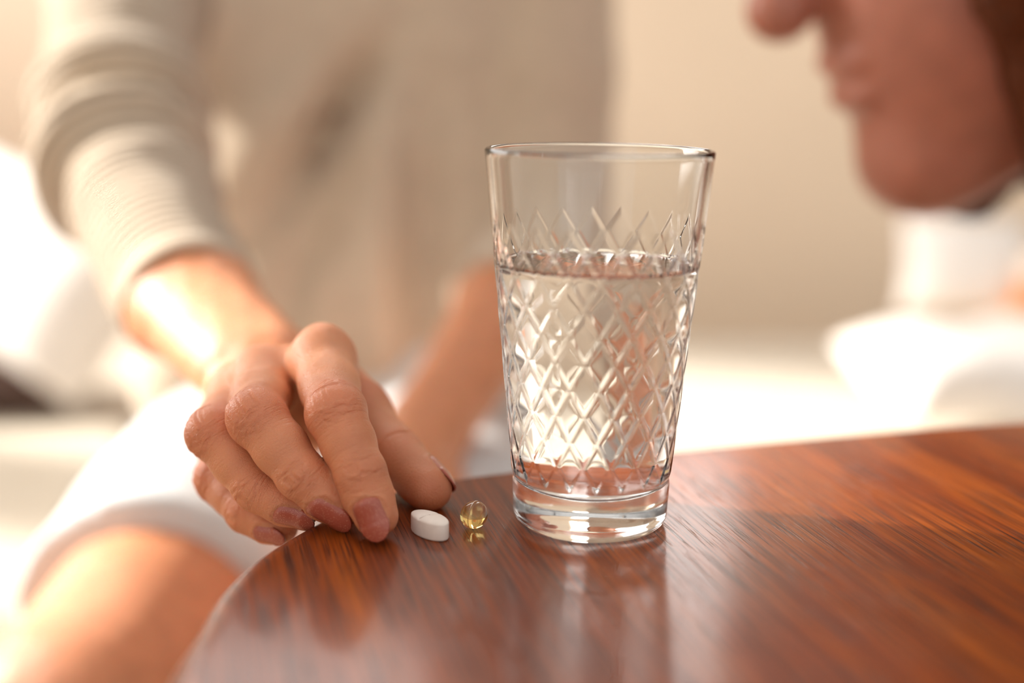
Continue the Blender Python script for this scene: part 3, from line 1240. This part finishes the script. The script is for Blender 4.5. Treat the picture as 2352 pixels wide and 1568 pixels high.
def nail(nme, length, width, back, twist=0.0, lift=0.0):
    """curved almond plate lying on the back of the last finger bone"""
    f = FING[nme]
    ax, dor, r3, r2 = f['ax'], f['dors'], f['r'][3], f['r'][2]
    c, s = math.cos(twist), math.sin(twist)
    lat0 = np.cross(ax, dor)
    dor, lat = dor * c + lat0 * s, np.cross(ax, dor * c + lat0 * s)
    j2, j3 = f['j'][2], f['j'][3]
    nu, nv = 16, 22
    V, F = [], []
    for v in range(nv + 1):
        t = v / nv
        # outline: rounded cuticle, full middle, rounded almond tip
        if t < 0.22:
            wv_ = width * math.sqrt(max(0.0, 1 - ((0.22 - t) / 0.24) ** 2)) * 0.98
        elif t < 0.5:
            wv_ = width * (0.98 + 0.02 * (t - .22) / .28)
        else:
            wv_ = width * max(0.05, 1 - ((t - 0.5) / 0.505) ** 2.4) ** 0.62
        pos = j3 + ax * (back + length * t)
        rr = r2 * 0.985 + (r3 - r2) * np.clip(0.3 + 0.5 * t, 0, 1)
        drop = 0.0018 * max(0, t - 0.35) ** 2 / 0.42
        for u in range(nu + 1):
            x = (u / nu * 2 - 1) * wv_ * 0.5
            R_ = rr * 0.98
            ang = x / R_
            q = pos + lat * R_ * math.sin(ang) + dor * (R_ * math.cos(ang) + (rr - R_) + 0.00035 + lift - drop)
            V.append(q)
    # rest the plate on the flesh: full height along the middle, edges tucked into the side folds
    Q_ = np.array(V)
    uu = np.tile(np.abs(np.linspace(-1, 1, nu + 1)), nv + 1)
    vv_ = np.repeat(np.linspace(0, 1, nv + 1), nu + 1)
    tgt = 0.00055 - 0.00075 * uu ** 3 - 0.0009 * np.clip((0.12 - vv_) / 0.12, 0, 1) ** 2
    for _ in range(3):
        Q_ = Q_ + dor * np.clip(tgt - hand_sdf(Q_), 0 if _ else -0.002, 0.003)[:, None] * np.where((vv_ < 0.62) | (hand_sdf(Q_) < tgt), 1.0, 0.0)[:, None]
    V = list(Q_)
    top_n = len(V)
    for q, vv in zip(list(V), range(top_n)):
        V.append(q - dor * 0.0007)
    W = nu + 1
    for v in range(nv):
        for u in range(nu):
            a = v * W + u
            F.append((a, a + 1, a + W + 1, a + W))
            F.append((top_n + a + W, top_n + a + W + 1, top_n + a + 1, top_n + a))
    rim = [u for u in range(W)] + [v * W + nu for v in range(1, nv + 1)] + [nv * W + u for u in range(nu - 1, -1, -1)] + [v * W for v in range(nv - 1, 0, -1)]
    for a, b in zip(rim, rim[1:] + rim[:1]):
        F.append((a, top_n + a, top_n + b, b))
    o = mesh('fingernail', np.array(V), F, M_NAIL, woman)
    bm_ = bmesh.new()
    bm_.from_mesh(o.data)
    bmesh.ops.recalc_face_normals(bm_, faces=bm_.faces)
    bm_.to_mesh(o.data)
    bm_.free()
    o['label'] = 'dusty rose shimmering fingernail'
    return o


for nme, (ln, wd, bk, tw) in NAILS.items():
    nail(nme, ln, wd, bk, twist=tw)

# ---- the knit top
seg_arm = [(SHO, ELB), (ELB, FA1)]
CUFN = unit(FA1 - ELB)


def folds(p):
    """hanging folds of the top, in metres across (u) and up (v) from the waist"""
    q = p - WAIST
    u, v = q @ RIGHT, q @ UP
    G = lambda x, w_: np.exp(-(x / w_) ** 2)
    f = -0.036 * G(u + .009 - .62 * (v - .086), .019) * G(v - .07, .062)
    f = f + 0.006 * G(u + .046 - .55 * (v - .086), .024) * G(v - .08, .07)
    f = f - 0.022 * G(u - .055, .018) * G(v + .012, .107)
    f = f + 0.016 * G(u - .026, .018) * G(v + .012, .107)
    f = f - 0.020 * G(u + .040 - .25 * (v + .043), .018) * G(v + .049, .067)
    return f


def sleeve_d(p):
    d = cone(p, SHO, ELB, .0570, .0470)
    fore = cone(p, ELB, FA1 + CUFN * 0.03, .0450, .0325)
    fore = np.maximum(fore, (p - FA1) @ CUFN - 0.0)
    return smin(d, fore, .012)


def shirt_sdf(p):
    d = cone(p, PELV + RIGHT * .065 + UP * .045, CHEST + RIGHT * .055, .098, .100)
    d = smin(d, cone(p, PELV - RIGHT * .06 + UP * .045, CHEST - RIGHT * .055, .098, .100), .05)
    d = smin(d, cone(p, SHO + FWD * .02 + RIGHT * .03, SHOL + FWD * .02 - RIGHT * .03, .055, .055), .05)
    d = smin(d, cone(p, CHEST, NECK - UP * .06, .085, .062), .05)
    d = smin(d, cone(p, P(640, 720, .95), P(480, 880, .90), .070, .050), .03)
    d = d - folds(p)
    d = np.maximum(d, (p - (PELV - UP * 0.0)) @ (-UP))
    d = np.maximum(d, (p - NECK) @ UP)
    s = sleeve_d(p)
    d = smin(d, s, .040)
    l = cone(p, SHOL, ELBL, .0520, .0470)
    CN = unit(CUFL - ELBL)
    l2 = cone(p, ELBL, CUFL + CN * .03, .0470, .041)
    l2 = np.maximum(l2, (p - CUFL) @ CN)
    d = smin(d, smin(l, l2, .012), .014)
    return d


lo, hi = bounds([PELV, SHO, SHOL, NECK, ELB, FA1, ELBL, CUFL, PELV + RIGHT * .15, PELV - RIGHT * .15, CHEST - FWD * .1], .09)
SV, SQ, SN = polygonise(shirt_sdf, lo, hi, 0.0045, coarse=4)


def arm_coord(p):
    """distance along the sleeve; 0 where the cloth belongs to the trunk"""
    t1 = np.clip((p - SHO) @ unit(ELB - SHO), -0.1, np.linalg.norm(ELB - SHO))
    d1 = np.linalg.norm(p - SHO - t1[:, None] * unit(ELB - SHO), axis=1)
    t2 = np.clip((p - ELB) @ CUFN, 0, 1)
    d2 = np.linalg.norm(p - ELB - t2[:, None] * CUFN, axis=1)
    al = np.where(d1 < d2, t1, np.linalg.norm(ELB - SHO) + t2)
    return al, np.minimum(d1, d2)


al, dd = arm_coord(SV)
on_arm = dd < 0.056
L1 = np.linalg.norm(ELB - SHO)
dsp = np.zeros(len(SV))
# bunched folds around the elbow and gentle crumple elsewhere
dsp += np.where(on_arm, 0.0095 * np.sin((al - L1) * 2 * math.pi / 0.062 + 1.2 * noise3(SV, 9, 8, 14.0)) * np.exp(-((al - L1 + 0.005) / 0.07) ** 2), 0)
dsp += 0.0028 * noise3(SV, 5, 14, 38.0)
SV = SV + SN * dsp[:, None]
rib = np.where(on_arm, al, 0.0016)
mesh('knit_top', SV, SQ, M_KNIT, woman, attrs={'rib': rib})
# cuff band: a slightly thicker ring at the end of the reaching sleeve
cv2, cf2 = [], []
ex = unit(np.cross(CUFN, UP))
ey = np.cross(CUFN, ex)
prof_c = [(.0300, .000), (.0318, .0016), (.0338, .001), (.0344, -.002), (.0346, -.009), (.0338, -.0115), (.031, -.012)]
for rr, tt in prof_c:
    for i in range(64):
        a = 2 * math.pi * i / 64
        cv2.append(FA1 + CUFN * tt + (ex * math.cos(a) + ey * math.sin(a)) * rr)
for k in range(len(prof_c) - 1):
    for i in range(64):
        j = (i + 1) % 64
        cf2.append((k * 64 + i, k * 64 + j, (k + 1) * 64 + j, (k + 1) * 64 + i))
mesh('cuff', np.array(cv2), cf2, M_KNIT, woman, attrs={'rib': np.zeros(len(cv2))})

# ---- shorts
HEMR = HIPR + (KNR - HIPR) * 0.72
HN_ = unit(KNR - HIPR)
HEML = HIPL + (KNL - HIPL) * 0.70
HNL_ = unit(KNL - HIPL)


def shorts_sdf(p):
    d = cone(p, PELV + RIGHT * .06, PELV - RIGHT * .06, .100, .100)
    a = cone(p, HIPR, HEMR + HN_ * .05, .096, .079)
    a = np.maximum(a, (p - HEMR) @ HN_)
    b = cone(p, HIPL, HEML + HNL_ * .05, .096, .086)
    b = np.maximum(b, (p - HEML) @ HNL_)
    d = smin(d, smin(a, b, .02), .03)
    return d


lo, hi = bounds([PELV, HIPR, HIPL, HEMR, HEML], .14)
TV, TQ, TN = polygonise(shorts_sdf, lo, hi, 0.006, coarse=4)
TV = TV + TN * (0.003 * noise3(TV, 21, 14, 40.0))[:, None]
mesh('shorts', TV, TQ, M_SHORTS, woman)
# hair, above the picture
def hair_sdf(p):
    d = ellip(p, HEAD + UP * .045 + FWD * .012, (.084, .10, .112))
    face = ellip(p, HEAD - FWD * .09 - UP * .01, (.062, .07, .10))
    d = np.maximum(d, -face)
    d = smin(d, cone(p, HEAD + FWD * .06 + UP * .02, HEAD + FWD * .07 - UP * .10, .06, .035), .03)
    return d


lo, hi = bounds([HEAD], .22)
hv, hq, hn = polygonise(hair_sdf, lo, hi, 0.007, coarse=4)
mesh('hair', hv, hq, M_HAIR, woman)

# ================================================================== daybed behind
BED_Z = -0.245
bed = empty('daybed', (0.2, 1.3, FLOOR_Z))
tag(bed, 'cream covered daybed behind the table, the seated person sits on it', 'bed')


def cushion(name, c, size, R=None, mt=None, parent=None, puff=0.35, seed=1, crumple=0.006, n=40):
    """pillow: two bulging faces with pinched corners"""
    sx, sy, sz = size
    V, F = [], []
    for sgn in (1, -1):
        for i in range(n + 1):
            for j in range(n + 1):
                u, v = i / n * 2 - 1, j / n * 2 - 1
                e = (1 - abs(u) ** 3.0) * (1 - abs(v) ** 3.0)
                pin = 1 - 0.07 * (1 - (u * v) ** 2) * max(abs(u), abs(v)) ** 4
                V.append((u * sx / 2 * pin, v * sy / 2 * pin, sgn * sz / 2 * max(e, 0) ** puff))
        b0 = 0 if sgn == 1 else (n + 1) ** 2
        for i in range(n):
            for j in range(n):
                a = b0 + i * (n + 1) + j
                q = (a, a + n + 1, a + n + 2, a + 1)
                F.append(q if sgn == 1 else q[::-1])
    V = np.array(V)
    V[:, 2] += crumple * noise3(V, seed, 14, 16.0) * np.clip(np.abs(V[:, 2]) / (sz * .3), 0, 1)
    if R is not None:
        V = V @ np.asarray(R).T
    V = V + np.asarray(c)
    o = mesh(name, V, F, mt, parent)
    bm_ = bmesh.new()
    bm_.from_mesh(o.data)
    bmesh.ops.remove_doubles(bm_, verts=bm_.verts, dist=1e-5)
    bmesh.ops.recalc_face_normals(bm_, faces=bm_.faces)
    bm_.to_mesh(o.data)
    bm_.free()
    return o


def euler(x, y, z):
    return np.array(Matrix.Rotation(math.radians(z), 3, 'Z') @ Matrix.Rotation(math.radians(y), 3, 'Y') @ Matrix.Rotation(math.radians(x), 3, 'X'))


Vm, Fm = rbox(3.1, 1.08, 0.20, 0.05, 5)
mesh('mattress', Vm + np.array([0.10, 1.38, BED_Z - 0.10]), Fm, M_SHEET, bed)
slab('bed_base', -1.40, 1.60, 0.90, 1.90, FLOOR_Z + 0.04, BED_Z - 0.20, M_DARKWOOD, bed)
for lx in (-1.3, 1.5):
    for ly in (0.96, 1.84):
        slab('leg', lx - .03, lx + .03, ly - .03, ly + .03, FLOOR_Z, FLOOR_Z + 0.04, M_DARKWOOD, bed)

p = cushion('pillow', P(10, 585, 1.48), (0.44, 0.22, 0.14), euler(58, 14, -34), M_PILLOW, seed=4)
tag(p, 'large white pillow propped up at the left edge behind the sleeve', 'pillow')
p = cushion('cushion', P(-50, 905, 1.50) + np.array([0, 0, .016]), (0.26, 0.20, 0.062), euler(0, 0, 8), M_DARKWOOD, seed=14, crumple=0.003)  # made-up dark shape filling the dark gap below the pillow
tag(p, 'flat dark brown filler shape added under the large white pillow', 'cushion')
p = cushion('cushion', P(205, 470, 1.80), (0.17, 0.26, 0.08), euler(78, 10, -10), M_RED, seed=6)
tag(p, 'red cushion mostly hidden behind the bent elbow', 'cushion')
p = cushion('pillow', P(2215, 615, 1.62), (0.16, 0.13, 0.08), euler(70, 0, -12), M_PILLOW, seed=8)  # made-up pillow standing in for a bright patch
tag(p, 'small white pillow added for a bright patch at the right', 'pillow')
p = cushion('blanket', P(2330, 850, 1.40), (0.34, 0.22, 0.085), euler(6, 0, 8), M_PILLOW, seed=12, crumple=0.02)  # made-up heap standing in for a bright patch on the bed
tag(p, 'white folded blanket added for a bright patch on the daybed at the right', 'blanket')

# small orange vase with a pale round top at the right edge
vz = P(2366, 925, 1.58)
vase = empty('vase', (float(vz[0]), float(vz[1]), BED_Z))
tag(vase, 'orange vase with a pale round bloom at the far right edge', 'vase')
Vv_, Fv_ = lathe([(0, 0), (.016, 0), (.020, .004), (.030, .05), (.036, .095), (.031, .125), (.024, .142), (.026, .15), (.022, .15), (.020, .14), (0, .13)], 40)
mesh('vase_body', Vv_ + np.array([vz[0], vz[1], BED_Z + 0.001]), Fv_, M_ORANGE, vase)
bvv, bff, _n = polygonise(lambda q: np.linalg.norm(q, axis=1) - .026 - .0016 * np.sin(q[:, 0] * 500) * np.sin(q[:, 1] * 500) * np.sin(q[:, 2] * 500),
                          (-.033,) * 3, (.033,) * 3, .003, coarse=3)
mesh('bloom', bvv + np.array([vz[0], vz[1], BED_Z + 0.166]), bff, M_CREAM, vase)

# ================================================================== second person, leaning in at the right
HS = 1.36
HC = P(2350, -150, .68)            # centre of the face volume
fw = unit(np.array([-0.96, -0.10, -0.25]))        # where the face points
up2 = unit(np.array([-0.22, 0.0, 1.0]) - fw * (np.array([-0.22, 0.0, 1.0]) @ fw))
rt2 = np.cross(fw, up2)


def FP(f, u, r=0.0):
    return HC + HS * (fw * f + up2 * u + rt2 * r)


RF = np.stack([fw, rt2, up2], 1)


def head2_sdf(p):
    d = ellip(p, FP(-.02, .055), np.array([.098, .075, .09]) * HS, RF)
    d = smin(d, ellip(p, FP(.035, -.01), np.array([.052, .058, .085]) * HS, RF), .03)
    d = smin(d, ellip(p, FP(.058, -.078), np.array([.024, .030, .022]) * HS, RF), .022)     # chin
    d = smin(d, cone(p, FP(.05, -.075), FP(-.035, -.045, .045), .018 * HS, .02 * HS), .02)
    d = smin(d, cone(p, FP(.05, -.075), FP(-.035, -.045, -.045), .018 * HS, .02 * HS), .02)
    d = smin(d, cone(p, FP(.080, .035), FP(.103, -.005), .009 * HS, .0135 * HS), .012)       # nose
    d = smin(d, ellip(p, FP(.079, -.031), np.array([.011, .024, .0075]) * HS, RF), .006)     # lips
    d = smin(d, ellip(p, FP(.077, -.045), np.array([.011, .021, .008]) * HS, RF), .006)
    for s in (-1, 1):
        e = ellip(p, FP(.085, .038, .03 * s), np.array([.016, .018, .012]) * HS, RF)
        d = -smin(-d, e, .012)
        d = smin(d, np.linalg.norm(p - FP(.064, .037, .03 * s), axis=1) - .0125 * HS, .002)
        d = smin(d, ellip(p, FP(-.015, .015, .076 * s), np.array([.018, .008, .03]) * HS, RF), .006)
    groove = cone(p, FP(.092, -.038, -.02), FP(.092, -.038, .02), .0022 * HS, .0022 * HS)
    d = -smin(-d, groove, .004)
    d = smin(d, cone(p, FP(-.035, -.03), FP(-.10, -.16), .052 * HS, .056 * HS), .03)
    d = smin(d, cone(p, FP(-.10, -.16), FP(-.13, -.30), .06 * HS, .11 * HS), .05)
    return d


person2 = empty('person', (float(FP(-.13, -.3)[0]), float(FP(-.13, -.3)[1]), FLOOR_Z))
tag(person2, 'blurred person with dark brown hair leaning in at the upper right', 'person')
lo, hi = bounds([FP(-.02, .16), FP(.12, 0), FP(-.13, -.33), FP(-.14, .05, .1), FP(-.14, .05, -.1)], .12)
v2, q2, n2 = polygonise(head2_sdf, lo, hi, 0.004, coarse=5)
mesh('body', v2, q2, M_SKIN2, person2)


def hair2_sdf(p):
    d = ellip(p, FP(-.045, .062), np.array([.102, .088, .098]) * HS, RF)
    for s in (-1, 1):
        d = smin(d, cone(p, FP(-.02, .06, .066 * s), FP(-.02, -.085, .058 * s), .034 * HS, .026 * HS), .03)
    for s in (-1, 1):
        d = smin(d, cone(p, FP(.000, .10, .056 * s), FP(.024, -.01, .062 * s), .03 * HS, .026 * HS), .02)
        d = smin(d, cone(p, FP(.024, -.01, .062 * s), FP(.016, -.100, .050 * s), .026 * HS, .018 * HS), .02)
    d = smin(d, cone(p, FP(-.09, .05), FP(-.10, -.08), .06 * HS, .05 * HS), .03)
    face = ellip(p, FP(.125, .0), np.array([.075, .1, .15]) * HS, RF)
    return np.maximum(d, -face)


v2, q2, n2 = polygonise(hair2_sdf, lo, hi, 0.005, coarse=5)
v2 = v2 + n2 * (0.002 * noise3(v2 * np.array([1, 1, .2]), 31, 14, 400.0))[:, None]
mesh('hair', v2, q2, M_HAIR, person2)


def top2_sdf(p):
    b = FP(-.13, -.30)
    d = ellip(p, b + np.array([.03, .02, -.10]), (.15, .19, .17))
    d = smin(d, cone(p, b + np.array([.03, .20, -.06]), b + np.array([.02, .26, -.28]), .06, .05), .05)
    d = smin(d, cone(p, b + np.array([.03, -.16, -.06]), b + np.array([.06, -.20, -.28]), .06, .05), .05)
    d = smin(d, cone(p, b + np.array([.03, .02, -.12]), b + np.array([.05, .05, -.42]), .15, .14), .05)
    return np.maximum(d, BED_Z + 0.004 - p[:, 2])


b_ = FP(-.13, -.30)
lo, hi = bounds([b_ + np.array([.0, .3, .1]), b_ + np.array([.1, -.25, -.5])], .18)
v2, q2, n2 = polygonise(top2_sdf, lo, hi, 0.010, coarse=4)
mesh('shirt', v2, q2, M_WHITETOP, person2)
